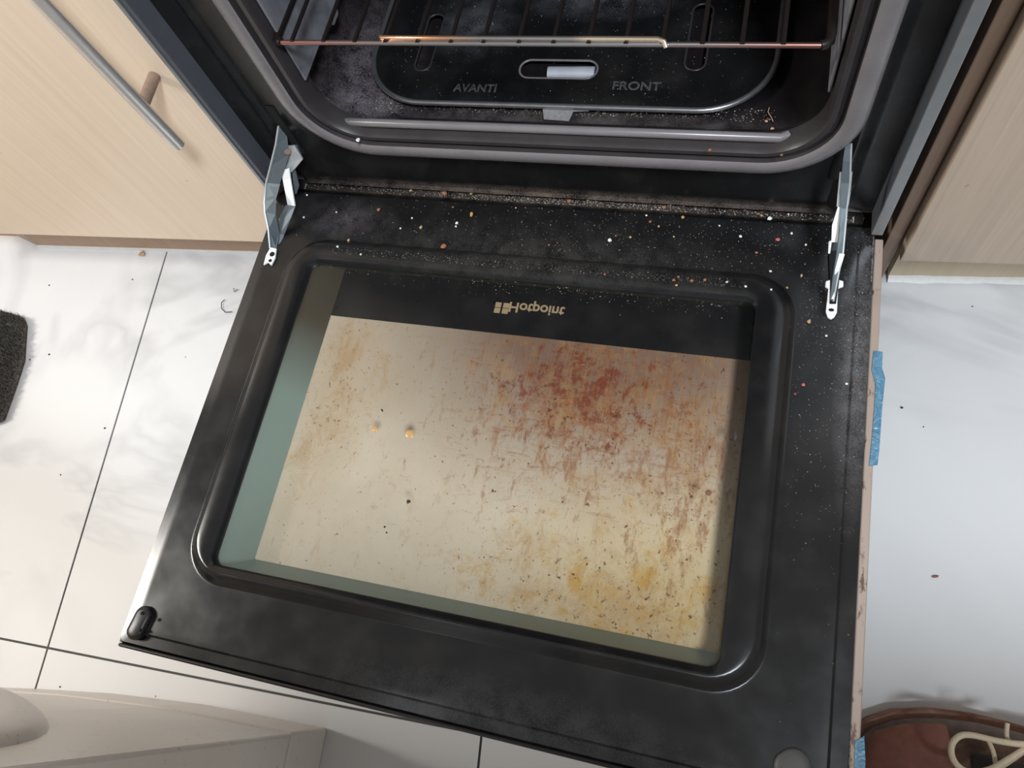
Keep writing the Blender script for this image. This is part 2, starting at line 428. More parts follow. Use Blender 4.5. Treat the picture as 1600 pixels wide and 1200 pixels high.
# cavity
bm = bmesh.new()
rings(bm, [RG(0, .03, .045), RG(.001, .034, .045), RG(.012, .042, .04), RG(.014, .055, .04), RG(.014, .42, .04)], False, True)
cav = obj('oven_cavity', bm, M['cavity_enamel'], ck, smooth=40)
# straight bead just inside the lip
bm = bmesh.new(); tube(bm, [(.112, .026, .0975), (.118, .022, .0985), (.30, .022, .0985), (.500, .022, .0985), (.506, .026, .0975)], .0038, 10); obj('sill_bead', bm, M['lip'], ck, smooth=60)
for s in (0, 1):
    x = .1015 if s == 0 else .5285; d = .002 if s == 0 else -.002
    P = [(.022, .150), (.085, .150), (.095, .140), (.108, .140), (.115, .152), (.40, .152), (.40, .43), (.022, .43)]
    bm = bmesh.new(); prism(bm, [(x, a, b) for a, b in P], (d, 0, 0)); obj('side_liner', bm, M['liner'], ck, bevel=.0006)
# burner bracket peeping out below the plate
# ---------------------------------------------------------------- oven door
Dy = -.459
def DR(x0, x1, y0, y1, r, z): return [(x, y, z) for x, y in rrect(x0, x1, y0, y1, r, 10)]
bm = bmesh.new()
wx0, wx1, wy0, wy1 = .0697, .5003, -.3790, -.0745
ox0, ox1, oy0, oy1 = .040, .533, -.390, -.046
seq = [DR(-.001, W+.000, Dy, .013, .004, -.030), DR(-.001, W, Dy, .013, .004, -.006), DR(.0005, W-.0015, Dy+.0015, .0115, .005, -.0035),
       DR(.0085, W-.013, Dy+.010, .010, .006, -.0030), DR(.0105, W-.0155, Dy+.012, .008, .008, -.0002), DR(.013, W-.018, Dy+.0145, .004, .01, 0),
       DR(.016, W-.021, Dy+.0175, .001, .012, 0), DR(ox0-.002, ox1+.002, oy0-.008, oy1+.002, .042, 0), DR(ox0-.0006, ox1+.0006, oy0-.0066, oy1+.0006, .0406, 0),
       DR(ox0, ox1, oy0-.006, oy1, .040, .0001), DR(ox0+.001, ox1-.001, oy0-.005, oy1-.001, .040, .0007),
       DR(ox0+.004, ox1-.004, oy0-.0015, oy1-.004, .038, .0055), DR(ox0+.0075, ox1-.0075, oy0+.002, oy1-.0075, .036, .0085),
       DR(ox0+.010, ox1-.010, oy0+.004, oy1-.010, .034, .0092), DR(wx0-.0065, wx1+.0065, wy0-.0055, wy1+.0065, .016, .0088),
       DR(wx0-.002, wx1+.002, wy0-.002, wy1+.002, .012, .0072), DR(wx0, wx1, wy0, wy1, .010, .004), DR(wx0, wx1, wy0, wy1, .010, -.001)]
# window edge keeps clear of the raised step on the front and left
rings(bm, seq)
door = obj('oven_door', bm, M['door_enamel'], ck, smooth=35)
# glass
bm = bmesh.new(); rings(bm, [DR(wx0-.001, wx1+.001, wy0-.001, wy1+.001, .011, .0028), DR(wx0-.001, wx1+.001, wy0-.001, wy1+.001, .011, -.001)], True, True)
o = obj('inner_glass', bm, M['glass'], door); o['label'] = 'clear inner glass pane'
# channel walls below the window edge
GZ = -.035
cx0, cx1, cy0, cy1 = .0855, .507, -.3665, -.060
bm = bmesh.new(); rings(bm, [DR(wx0-.0005, wx1+.007, wy0-.0005, wy1+.012, .008, -.0012), DR(cx0, cx1, cy0, cy1, .002, GZ+.0005)])
o = obj('glass_channel', bm, M['channel'], door); o['label'] = 'green tinted channel between the panes'
for a, b, c_, d_ in ():
    pass
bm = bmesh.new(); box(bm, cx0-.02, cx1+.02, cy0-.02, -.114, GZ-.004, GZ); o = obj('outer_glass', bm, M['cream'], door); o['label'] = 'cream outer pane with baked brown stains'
# outline printed band with the washed-out left end
bm = bmesh.new(); box(bm, cx0-.02, cx1+.02, -.1142, cy1+.03, GZ-.004, GZ+.0003); o = obj('printed_band', bm, M['band'], door); o['label'] = 'black printed band of the outer pane'
def text(s, size, M_, name, mat, parent, ext=.0003, sp=1.0):
    cu = bpy.data.curves.new(name, 'FONT'); cu.body = s; cu.size = size; cu.extrude = ext; cu.align_x = 'LEFT'; cu.space_character = sp
    cu.offset = size*.018
    to = bpy.data.objects.new('t', cu); C.objects.link(to); dg = bpy.context.evaluated_depsgraph_get()
    me = bpy.data.meshes.new_from_object(to.evaluated_get(dg)); bpy.data.objects.remove(to)
    me.name = name; me.transform(M_)
    if M_.determinant() < 0: me.flip_normals()
    me.materials.clear()
    o = bpy.data.objects.new(name, me); C.objects.link(o); me.materials.append(mat); o.parent = parent; return o
pA, pB = U(796, 479, 2, GZ), U(880, 495, 2, GZ)
wdt = (pB-pA).length
# the name is printed on the outside of the pane, so from inside it reads upside down and mirrored
T = Matrix.Translation((pA.x, pA.y+.0045, GZ+.0006)) @ Matrix.Diagonal((1, -1, 1, 1))
o = text('Hotpoint', .0150, T, 'logo_lettering', M['logo'], door)
xs = [v.co.x for v in o.data.vertices]; k = wdt/(max(xs)-min(xs)); 
for v in o.data.vertices: v.co.x = pA.x+(v.co.x-min(xs))*k
q0 = U(775, 474, 2, GZ); q1 = U(793, 491, 2, GZ)
bm = bmesh.new()
xa, xb, ya, yb = q0.x, q1.x, q1.y, q0.y+.001
gx = (xb-xa)*.07
for i in (0, 1):
    for j in (0, 1):
        box(bm, xa+(xb-xa)*i*.5+gx*i, xa+(xb-xa)*(.5+.5*i)-gx*(1-i), ya+(yb-ya)*j*.5+gx*.4*j, ya+(yb-ya)*(.5+.5*j)-gx*.4*(1-j), GZ+.0002, GZ+.0009)
obj('logo_square', bm, M['logo'], door)
# outer skin, side strips, front edge
bm = bmesh.new(); box(bm, -.004, W+.003, Dy-.003, .004, -.044, -.0392); obj('outer_skin', bm, M['black'], door, bevel=.002)
bm = bmesh.new(); box(bm, -.0025, -.0005, Dy, .002, -.039, -.008); obj('side_strip', bm, M['steel_grey'], door, bevel=.0006)
bm = bmesh.new(); box(bm, W-.001, W+.0062, Dy-.001, .0015, -.020, -.0045)
o = obj('side_strip', bm, M['strip'], door, bevel=.001); o['label'] = 'beige rust-spotted side strip'
bm = bmesh.new(); box(bm, 0, W, Dy-.0035, Dy-.0002, -.040, -.004); obj('front_edge', bm, M['black'], door, bevel=.0015)
# film remnants on the side strip
def film(pts):
    bm = bmesh.new(); prism(bm, [U(a, b, 2, -.0040) for a, b in pts], (0, 0, .0006))
    o = obj('film_remnant', bm, M['film'], door); o['label'] = 'torn blue protective film'
film([(1365, 548), (1379, 550), (1378, 575), (1383, 592), (1378, 640), (1377, 655), (1374, 700), (1371, 727), (1358, 728), (1362, 690), (1366, 640), (1368, 600), (1362, 578)])
film([(1336, 1158), (1350, 1150), (1352, 1190), (1351, 1215), (1334, 1215)])
# rubber buffers
def capsule(px0, py0, px1, py1, r, h, name, mat):
    a, b = U(px0, py0, 2, .001), U(px1, py1, 2, .001); d = (b-a).normalized(); nn = Vector((-d.y, d.x, 0)); rs = []
    for sc_, z in ((1.0, 0), (1.0, h*.5), (.85, h*.85), (.5, h)):
        ring = []
        for k in range(24):
            an = math.pi*2*k/24; c = b if math.cos(an) > 0 else a
            ring.append(c+d*math.cos(an)*r*sc_+nn*math.sin(an)*r*sc_+Vector((0, 0, z-.001)))
        rs.append(ring)
    bm = bmesh.new(); rings(bm, rs, True, True); return obj(name, bm, mat, door, smooth=60)
capsule(214, 985, 226, 962, .0082, .006, 'buffer', M['rubber'])
o = capsule(1235, 1200, 1242, 1196, .011, .0035, 'buffer', M['grey_rubber']); o['label'] = 'grey round buffer'
# screw marks on the left buffer
bm = bmesh.new()
for a, b in ((222, 958), (232, 966), (218, 985)):
    bmesh.ops.create_icosphere(bm, subdivisions=1, radius=.0017, matrix=Matrix.Translation(U(a, b, 2, .0065)))
obj('rivet', bm, M['rubber'], door)
# ---------------------------------------------------------------- hinges
def P3(a): return U(a[0], a[1], 1, a[2])
def arm(pairs, name, mat, parent, th=.0014):
    bm = bmesh.new(); ribbon(bm, [P3((a, b, y)) for a, b, c, d, y in pairs], [P3((c, d, y)) for a, b, c, d, y in pairs], th)
    return obj(name, bm, mat, parent)
bm = bmesh.new(); prism(bm, [U(a, b, 2, .0008) for a, b in ((424, 388), (433, 390), (431, 404), (425, 416), (420, 411), (413, 415), (417, 400))], (0, 0, .0018))
hL = obj('hinge', bm, M['zinc_white'], ck); hL['label'] = 'left hinge, wide bent bracket'
L1 = [(436, 197, 448, 212, .013), (432, 225, 452, 240, .005), (424, 258, 446, 262, 0), (417, 285, 438, 287, -.006), (414, 315, 431, 311, -.022), (415, 332, 431, 335, -.032), (420, 356, 436, 366, -.045), (423, 388, 432, 390, -.062)]
arm(L1, 'arm', M['zinc_dark'], hL)
bm = bmesh.new(); tube(bm, [P3((a, b, y))+Vector((0, -.0008, .0008)) for a, b, c, d, y in L1], .0011, 6); obj('flange', bm, M['zinc'], hL, smooth=80)
bm = bmesh.new(); tube(bm, [P3((c, d, y))+Vector((0, -.0005, .0005)) for a, b, c, d, y in L1[3:]], .0007, 6); obj('flange', bm, M['zinc_dark'], hL, smooth=80)
arm([(441, 265, 453, 262, .0), (443, 280, 455, 279, -.004), (451, 322, 462, 321, -.02)], 'link', M['zinc_white'], hL)
arm([(447, 228, 461, 226, .010), (444, 250, 474, 248, .006), (441, 266, 457, 268, .001)], 'bracket', M['zinc'], hL)
arm([(458, 228, 465, 226, .013), (458, 250, 474, 247, .010), (456, 262, 462, 264, .006), (460, 290, 468, 290, -.004), (462, 302, 464, 302, -.008)], 'bracket', M['zinc_dark'], hL)
arm([(447, 320, 462, 322, -.021), (437, 342, 456, 340, -.031), (438, 366, 444, 368, -.045), (433, 388, 436, 390, -.06)], 'link', M['zinc_dark'], hL)
bm = bmesh.new(); tube(bm, [P3((444, 236, .008)), P3((450, 237, .004))], .0028, 10); obj('rivet', bm, M['rust'], hL, smooth=60)
bm = bmesh.new()
for a, b, r in ((425, 397, .0028), (422, 407, .0018)):
    c = U(a, b, 2, .0030); rings(bm, [[c+Vector((math.cos(t*.5236)*r, math.sin(t*.5236)*r, z)) for t in range(12)] for z in (-.0006, 0)], True, True)
obj('hinge_hole', bm, M['hole'], hL)
# right hinge
bm = bmesh.new(); prism(bm, [U(a, b, 2, .0008) for a, b in ((1290, 441), (1296, 439), (1311, 439), (1317, 441), (1317, 449), (1309, 452), (1307, 490), (1303, 497), (1298, 500), (1293, 497), (1290, 488), (1294, 452), (1289, 449))], (0, 0, .0016))
hR = obj('hinge', bm, M['zinc_white'], ck); hR['label'] = 'right hinge, seen almost edge-on'
bm = bmesh.new(); prism(bm, [U(a, b, 2, .0026) for a, b in ((1295, 392), (1313, 392), (1311, 440), (1306, 475), (1296, 475), (1297, 440))], (0, 0, .0004)); obj('hinge_hole', bm, M['hole'], hR)
bm = bmesh.new(); c = U(1299, 484, 2, .003); rings(bm, [[c+Vector((math.cos(t*.5236)*.0022, math.sin(t*.5236)*.0014, z)) for t in range(12)] for z in (-.0006, 0)], True, True); obj('hinge_hole', bm, M['hole'], hR)
R1 = [(1321, 224, 1330, 224, .013), (1317, 250, 1329, 252, .006), (1314, 285, 1328, 285, -.001), (1313, 325, 1323, 326, -.014), (1311, 360, 1320, 362, -.028), (1307, 392, 1317, 395, -.042), (1301, 430, 1309, 432, -.058), (1296, 468, 1302, 470, -.073)]
arm(R1, 'arm', M['zinc_dark'], hR)
bm = bmesh.new(); tube(bm, [P3((c, d, y))+Vector((0, -.0008, .0008)) for a, b, c, d, y in R1], .0008, 6); obj('flange', bm, M['zinc'], hR, smooth=80)
arm([(1309, 323, 1315, 323, -.012), (1300, 352, 1311, 352, -.022), (1299, 378, 1309, 378, -.032)], 'link', M['zinc_white'], hR)
arm([(1312, 268, 1318, 268, .004), (1309, 300, 1316, 300, -.004), (1307, 322, 1314, 322, -.011)], 'bracket', M['zinc'], hR)
arm([(1327, 268, 1332, 268, .003), (1326, 300, 1329, 300, -.004), (1322, 320, 1326, 320, -.011)], 'bracket', M['zinc'], hR)
arm([(1297, 378, 1300, 376, -.032), (1294, 396, 1297, 396, -.040)], 'bracket', M['zinc_white'], hR)
arm([(1307, 395, 1319, 397, -.043), (1303, 428, 1309, 430, -.057), (1298, 466, 1303, 467, -.072)], 'link', M['zinc_white'], hR)
for hx, s in ((.050, 1), (.548, -1)):      # slot in the front frame where the hinge comes out
    bm = bmesh.new(); box(bm, hx-.004, hx+.004, .0195, .0215, .052, .118); obj('hinge_slot', bm, M['hole'], ck)
# gutter floor between frame and door
bm = bmesh.new(); box(bm, .012, W-.012, .0135, .030, -.010, -.001); gut = obj('gutter', bm, M['frame_enamel'], ck)
put(ck, (.3, .3, FZ))
for ch in ck.children: pass

# ---------------------------------------------------------------- base plate on the cavity floor
PZ = .0885
L0 = rrect(.118, .492, .056, .37, .062, 14)
# front edge follows the slight turn of the plate
bp_loops = [L0]
def slot(cx, cy, lx, ly): return rrect(cx-lx/2, cx+lx/2, cy-ly/2, cy+ly/2, min(lx, ly)/2-.0005, 6)
cS = U(872, 108, 2, PZ); sL = (U(660, 105, 2, PZ)+U(682, 27, 2, PZ))/2; sR = (U(1088, 105, 2, PZ)+U(1097, 10, 2, PZ))/2
holes = [slot(cS.x, cS.y, .072, .021), slot(sL.x, sL.y, .016, .070), slot(sR.x, sR.y, .018, .076), slot(cS.x, .30, .072, .021)]
sh = .0
bm = plate([L0]+holes, PZ, .0015)
basep = obj('base_plate', bm, M['plate_enamel']); tag(basep, 'black slotted oven base plate lying on the cavity floor, lettering along its front', 'oven plate')
bm = bmesh.new(); tube(bm, [(x, y, PZ-.0008) for x, y in L0], .0026, 8, closed=True)
M['rim'] = plain('shiny_rim', (.42, .42, .43), .25, .85, var=.3, scale=90)
o = obj('rim', bm, M['rim'], basep, smooth=80); o['label'] = 'shiny rolled rim'
for k, h in enumerate(holes):
    bm = bmesh.new(); tube(bm, [(x, y, PZ-.0004) for x, y in h], .0011, 6, closed=True); obj('slot_edge', bm, M['bead' if k else 'lip'], basep, smooth=80)
M['emboss'] = plain('worn_embossed_letters', (.085, .085, .09), .4, var=.95, scale=420)
a = U(708, 140, 2, PZ); b = U(776, 137, 2, PZ)
o = text('AVANTI', .0125, Matrix.Translation((a.x, a.y-.002, PZ)) , 'lettering', M['emboss'], basep, .0005)
a2 = U(957, 137, 2, PZ); b2 = U(1033, 134, 2, PZ)
o2 = text('FRONT', .0125, Matrix.Translation((a2.x, a2.y-.002, PZ)), 'lettering', M['emboss'], basep, .0005)
for o_, p, q in ((o, a, b), (o2, a2, b2)):
    xs = [v.co.x for v in o_.data.vertices]; k = (q.x-p.x)/(max(xs)-min(xs))
    for v in o_.data.vertices: v.co.x = p.x+(v.co.x-min(xs))*k
# burner tube seen through the middle slot, bracket under the front rim
bm = bmesh.new(); tube(bm, [(cS.x-.010, cS.y, PZ-.007), (cS.x+.033, cS.y+.001, PZ-.007)], .007, 16)
bt = obj('burner_tube', bm, plain('pale_grey_metal', (.50, .52, .58), .45, .2), smooth=50); tag(bt, 'pale grey tube showing through the middle slot of the base plate', 'burner')
bt.parent = basep; del bt['label']; del bt['category']
bm = bmesh.new(); prism(bm, [U(x, y, 2, PZ-.004) for x, y in ((848, 171), (920, 169), (920, 174), (896, 175), (889, 190), (850, 187))], (0, 0, .001))
obj('locating_tab', bm, plain('worn_grey_tab', (.26, .25, .26), .5, .2, var=.4, scale=300), basep)

# ---------------------------------------------------------------- wire shelf
rk = thing('wire_shelf', 'chromed wire oven shelf with heat-tinted front rod above the base plate', 'oven shelf')
RZ = .200
a, b = U(428, 66, 2, RZ), U(1283, 71, 2, RZ)
a.x = max(a.x, .108)
fy = a.y
def FR(x): return Vector((x, a.y+(b.y-a.y)*(x-a.x)/(b.x-a.x), RZ))
bm = bmesh.new(); tube(bm, [FR(a.x+(b.x-a.x)*k/20) for k in range(21)], .0020, 10); obj('front_rod', bm, M['frontrod'], rk, smooth=80)
for xx, s in ((a.x, -1), (b.x, 1)):
    bm = bmesh.new(); p = FR(xx)
    tube(bm, [p, p+Vector((s*.003, .001, 0)), p+Vector((s*.0055, .004, 0)), p+Vector((s*.006, .010, 0)), (p.x+s*.006, .36, RZ)], .0034, 10); obj('side_rod', bm, M['rod'], rk, smooth=80)
nodes = [458, 507, 556, 604, 654, 706, 757, 812, 866, 921, 979, 1036, 1098, 1160, 1224]
for px in nodes:
    p = U(px, 66, 2, RZ)
    bm = bmesh.new(); q = FR(p.x)+Vector((0, -.0012, .0020)); tube(bm, [q, q+Vector((0, .02, 0)), (q.x, .36, q.z)], .0017, 8); obj('rod', bm, M['rod'], rk, smooth=80)
bm = bmesh.new(); tube(bm, [(a.x-.006, .36, RZ), (b.x+.006, .36, RZ)], .0025, 8); obj('back_rod', bm, M['rod'], rk, smooth=80)
c, d = U(596, 59, 2, RZ+.003), U(1028, 61, 2, RZ+.003)
bm = bmesh.new(); tube(bm, [c+Vector((-.002, .003, -.002)), c, c+(d-c)*.25, c+(d-c)*.5, c+(d-c)*.75, d, U(1038, 65, 2, RZ+.003), U(1041, 74, 2, RZ)], .0019, 10)
o = obj('stop_rod', bm, M['looprod'], rk, smooth=80); o['label'] = 'raised rod with a painted orange reflection'
put(rk, (.31, .19, RZ))

# ---------------------------------------------------------------- washing machine, lower left
wm = thing('washing_machine', 'worn off-white washing machine, lower left corner of its front', 'washing machine')
base_px = [(-170, 1077), (0, 1074), (60, 1076), (175, 1083), (315, 1100), (420, 1120), (512, 1138)]
base = [U(x, y, 2, FZ) for x, y in base_px]
n0 = len(base)
off = Vector((0, -.034, 0))
def slab(pts, z0, z1, dy, name, inset=0, mat=None, bev=.003):
    bm = bmesh.new(); ps = [Vector((p.x, p.y-inset, z0)) for p in pts]
    ps2 = [Vector((p.x+.003, p.y-dy, z0)) for p in pts[::-1]]
    prism(bm, ps+ps2, (0, 0, z1-z0)); return obj(name, bm, mat or M['appliance'], wm, bevel=bev)
slab(base, FZ, -.1195, .040, 'kick_panel')
slab([p+Vector((0, -.0015, 0)) for p in base], -.118, .58, .040, 'front_panel')
bm = bmesh.new(); e = base[-1]; f = base[0]
prism(bm, [Vector((e.x-.001, e.y-.0415, FZ+.004)), Vector((f.x, f.y-.0415, FZ+.004)), Vector((f.x+.03, f.y-.56, FZ+.004)), Vector((e.x-.001+.02, e.y-.55, FZ+.004))], (0, 0, .78)); obj('body', bm, M['appliance'], wm, bevel=.003)
# round door, its lower right rim reaches into the picture
pc = Vector((-.088, -.534, .214)); fn = Vector((0, 1, 0)); fs = Vector((fn.y, -fn.x, 0))
def circ(r, d, n=40): return [pc+fn*d+(fs*math.cos(2*math.pi*k/n)+Vector((0, 0, 1))*math.sin(2*math.pi*k/n))*r for k in range(n)]
bm = bmesh.new(); rings(bm, [circ(.190, -.012), circ(.188, .006), circ(.184, .010), circ(.176, .022), circ(.168, .027), circ(.150, .029), circ(.12, .020)], True, True)
obj('round_door', bm, M['appliance'], wm, smooth=50)
put(wm, (-.15, -.8, FZ))

# ---------------------------------------------------------------- mat
bm = bmesh.new()
Q = [U(x, y, 2, FZ+.012) for x, y in ((2, 487), (30, 492), (35, 505), (31, 560), (18, 600), (-2, 655))]
far = [Vector((Q[-1].x-.35, Q[-1].y-.17, FZ+.012)), Vector((Q[0].x-.42, Q[0].y+.02, FZ+.012))]
poly = Q+far
prism(bm, [p-Vector((0, 0, .0118)) for p in poly], (0, 0, .0098))
mt = obj('floor_mat', bm, M['mat'], bevel=.004); tag(mt, 'dark grey pile floor mat, its corner on the tiles at the left', 'mat')
bm = bmesh.new()
cx = sum((p.x for p in poly))/len(poly); cy = sum((p.y for p in poly))/len(poly)
def inside(x, y):
    r = False
    for i in range(len(poly)):
        p, q = poly[i], poly[i-1]
        if (p.y > y) != (q.y > y) and x < (q.x-p.x)*(y-p.y)/(q.y-p.y)+p.x: r = not r
    return r
xs = [p.x for p in poly]; ys = [p.y for p in poly]; cnt = 0
while cnt < 9000:
    x, y = random.uniform(-.62, max(xs)), random.uniform(min(ys), max(ys))
    if not inside(x, y): continue
    cnt += 1; z = FZ+.0095; h = random.uniform(.006, .012); a_ = random.uniform(0, 6.28); w_ = .0012
    dx, dy = random.gauss(0, .003), random.gauss(0, .003)
    v = [bm.verts.new((x+w_*math.cos(a_+k*2.094), y+w_*math.sin(a_+k*2.094), z)) for k in range(3)]
    t_ = bm.verts.new((x+dx, y+dy, z+h))
    for k in range(3): bm.faces.new((v[k], v[(k+1) % 3], t_))
o = obj('pile', bm, M['mat'], mt); o['kind'] = 'stuff'

# ---------------------------------------------------------------- shoe, lower right
sh_t = thing('shoe', 'scuffed brown lace-up leather shoe with cream laces on the tiles', 'shoe')
tip = Vector((.630, -.432, FZ)); ang = math.radians(4)
sx = Vector((math.cos(ang), math.sin(ang), 0)); sy = Vector((-sx.y, sx.x, 0))
Ls = .29
prof = [(0, .010, .030), (.006, .024, .040), (.018, .036, .048), (.04, .046, .054), (.07, .0515, .060), (.10, .052, .070), (.13, .049, .085), (.16, .044, .098), (.19, .040, .108), (.23, .039, .112), (.26, .038, .112), (.28, .030, .108), (.29, .014, .10)]
def sec(s, hw, h, z0, n=24, top=1.0):
    out = []
    for k in range(n+1):
        a_ = math.pi*k/n
        cw = abs(math.cos(a_))**.75*(1 if math.cos(a_) > 0 else -1); ch = math.sin(a_)**.62
        out.append(tip+sx*s+sy*cw*hw+Vector((0, 0, z0+ch*(h-z0)*top)))
    return out
bm = bmesh.new(); rings(bm, [sec(s, hw, h, .020) for s, hw, h in prof], True, True)
obj('upper', bm, M['leather'], sh_t, smooth=60)
bm = bmesh.new(); rings(bm, [[tip+sx*(s*1.0)+sy*c*hw2+Vector((0, 0, z)) for c in (-1, 1) for z in ((0, .022) if c < 0 else (.022, 0))] for s, hw2 in [(q[0]-.004 if q[0] == 0 else q[0], q[1]+.0075) for q in prof]], True, True)
obj('sole', bm, M['sole'], sh_t, smooth=45, bevel=.002)
bm = bmesh.new(); rings(bm, [[p+Vector((0, 0, .0012)) for p in sec(s, hw+.0008, h, .024)[4:21]] for s, hw, h in [(.004, .020, .038), (.018, .0365, .048), (.04, .0465, .054), (.062, .0505, .058), (.072, .0515, .0605)]])
o = obj('toe_cap', bm, M['toecap'], sh_t, smooth=70); md = o.modifiers.new('thick', 'SOLIDIFY'); md.thickness = .0012
bm = bmesh.new(); rings(bm, [[p+Vector((0, 0, .003)) for p in sec(s, hw*.62, h, .05, top=1.0)[5:20]] for s, hw, h in [(.085, .052, .066), (.11, .052, .075), (.14, .048, .090), (.17, .043, .102), (.20, .040, .118)]])
o = obj('tongue', bm, M['tongue'], sh_t, smooth=70); md = o.modifiers.new('thick', 'SOLIDIFY'); md.thickness = .002
bm = bmesh.new()
pts = [tip+sx*(.215+.05*math.cos(t_))+sy*(.034*math.sin(t_))+Vector((0, 0, .112)) for t_ in [i*math.pi/14 for i in range(28)]]
tube(bm, pts, .010, 8, closed=True); o = obj('collar', bm, M['suede'], sh_t, smooth=70)
bm = bmesh.new(); c_ = tip+sx*.215+Vector((0, 0, .1135))
rings(bm, [[c_+sx*(.045*k*math.cos(a_*math.pi/12))+sy*(.028*k*math.sin(a_*math.pi/12))+Vector((0, 0, z_)) for a_ in range(24)] for k, z_ in ((1, 0), (.6, .0005))], False, True)
obj('lining', bm, M['tongue'], sh_t)
bm = bmesh.new()
def lace(pts, r=.0021):
    out = []
    P_ = [Vector(p) for p in pts]
    for i in range(len(P_)-1):
        p0, p1, p2, p3 = P_[max(i-1, 0)], P_[i], P_[i+1], P_[min(i+2, len(P_)-1)]
        for k in range(5):
            t_ = k/5; out.append(.5*((2*p1)+(-p0+p2)*t_+(2*p0-5*p1+4*p2-p3)*t_*t_+(-p0+3*p1-3*p2+p3)*t_**3))
    out.append(P_[-1]); tube(bm, out, r, 8)
LZ = FZ+.100
lace([U(x, y, 2, LZ) for x, y in ((1640, 1160), (1600, 1163), (1560, 1158), (1520, 1149), (1500, 1150), (1488, 1162), (1487, 1180), (1497, 1197), (1515, 1206), (1545, 1203), (1575, 1187), (1610, 1165))], .0024)
lace([U(x, y, 2, LZ-.004) for x, y in ((1535, 1215), (1560, 1200), (1590, 1180), (1630, 1150))], .0022)
lace([U(x, y, 2, LZ-.008) for x, y in ((1542, 1152), (1552, 1175), (1556, 1195), (1560, 1215))], .0018)
lace([U(x, y, 2, LZ-.008) for x, y in ((1574, 1130), (1573, 1150), (1580, 1165))], .0018)
obj('laces', bm, M['lace'], sh_t, smooth=80)
bm = bmesh.new(); rings(bm, [[p+Vector((0, 0, .003)) for p in sec(s, hw+.002, h, .045)[3:9]] for s, hw, h in [(.135, .048, .087), (.15, .046, .094), (.18, .042, .104), (.21, .040, .111)]])
o = obj('suede_panel', bm, M['suede'], sh_t, smooth=70); md = o.modifiers.new('thick', 'SOLIDIFY'); md.thickness = .0015
put(sh_t, (.75, -.44, FZ))

# ---------------------------------------------------------------- crumbs
CR = {}
for nm, col in dict(rust=(.30, .115, .055), tan=(.44, .28, .15), white=(.72, .71, .67), pink=(.48, .11, .11), dark=(.03, .022, .02), amber=(.46, .27, .08), brown=(.15, .07, .04), green=(.40, .40, .10), maroon=(.22, .05, .05)).items():
    CR[nm] = plain('crumb_'+nm, col, .7, var=.35, scale=700)
shapes = {}
def crumb_mesh(kind, v):
    k = (kind, v)
    if k not in shapes:
        rnd = random.Random(v*7+len(kind)); bm = bmesh.new(); bmesh.ops.create_icosphere(bm, subdivisions=1, radius=1)
        for q in bm.verts: q.co *= rnd.uniform(.6, 1.15); q.co.z *= .6
        me = bpy.data.meshes.new('crumb'); bm.to_mesh(me); bm.free(); me.materials.append(CR[kind]); shapes[k] = me
    return shapes[k]
def crumb(p, size_px, kind, label, group=None, stretch=1.0, rot=None, name='crumb', cat='crumb'):
    o = bpy.data.objects.new(name, crumb_mesh(kind, random.randint(0, 3))); C.objects.link(o)
    s = size_px*(.32 if kind == 'dark' and p.z < -.1 else .42)*(CAM-p).length/F_PX
    o.scale = (s*stretch, s, s*.8); o.rotation_euler = (0, 0, random.uniform(0, 3.1) if rot is None else rot)
    o.location = p+Vector((0, 0, s*.40)); tag(o, label, cat, group); return o
ORD = 'first second third fourth fifth sixth seventh eighth ninth tenth eleventh twelfth thirteenth fourteenth fifteenth sixteenth seventeenth eighteenth nineteenth twentieth'.split()
CW = dict(rust='rust-coloured', tan='tan', white='white', pink='pink', dark='dark', amber='amber', brown='dark brown', green='greenish', maroon='maroon')
seen = {}
def series(lst, zf, what, where, group):
    lst = sorted([q for q in lst if q[2]], key=lambda q: q[0])
    for x, y, s_, k, *z in lst:
        n_ = seen[(where, k)] = seen.get((where, k), -1)+1
        tot = sum(1 for q in lst if q[3] == k)
        lb = f'the only {CW[k]} {what} {where}' if tot == 1 else f'{ORD[n_]} {CW[k]} {what} from the left {where}'
        crumb(U(x, y, 2, z[0] if z else zf), s_, k, lb, group)
GUT = [(528,289,7,'brown'),(557,291,6,'brown'),(590,290,7,'brown'),(604,292,7,'tan'),(642,298,7,'tan'),(695,302,12,'rust'),(737,302,9,'tan'),(772,303,6,'brown'),(797,297,8,'rust'),(806,302,6,'white'),(831,306,7,'tan'),(848,300,6,'maroon'),(858,305,11,'rust'),(866,310,6,'brown'),(882,301,6,'brown'),(889,315,10,'rust'),(932,310,6,'rust'),(962,312,6,'rust'),(1015,318,6,'brown'),(1037,324,8,'rust'),(1048,321,5,'tan'),(1068,322,8,'brown'),(1078,318,6,'rust'),(1182,322,6,'tan'),(1270,333,0,'tan'),(1282,331,12,'tan')]
series(GUT, .0008, 'crumb', 'in the hinge gutter', 'crumbs in the hinge gutter')
DOORC = [(592,328,8,'rust'),(708,324,5,'rust'),(658,356,8,'tan'),(692,386,0,'rust'),(1016,347,6,'rust'),(962,369,5,'rust'),(985,371,5,'amber'),(1067,340,7,'amber'),(1029,354,5,'tan'),(1053,370,4,'green'),(858,383,5,'rust'),(1190,337,5,'amber')]
series(DOORC, .0003, 'crumb', 'on the black door strip below the gutter', 'brown crumbs on the door strip')
WH = [(714,349,6),(644,341,4),(475,340,5),(480,305,4),(626,357,4),(526,332,4),(953,376,8),(1157,370,7),(1203,342,9),(806,325,3),(1010,337,5),(1124,353,4),(1232,335,4),(1237,365,5),(1302,412,0),(880,295,5),(1259,383,5)]
series([(x, y, s, 'white') for x, y, s in WH if (x, y) not in ((953, 376), (1203, 342))], .0003, 'tiny crumb', 'on the black door strip below the gutter', 'white crumbs on the door strip')
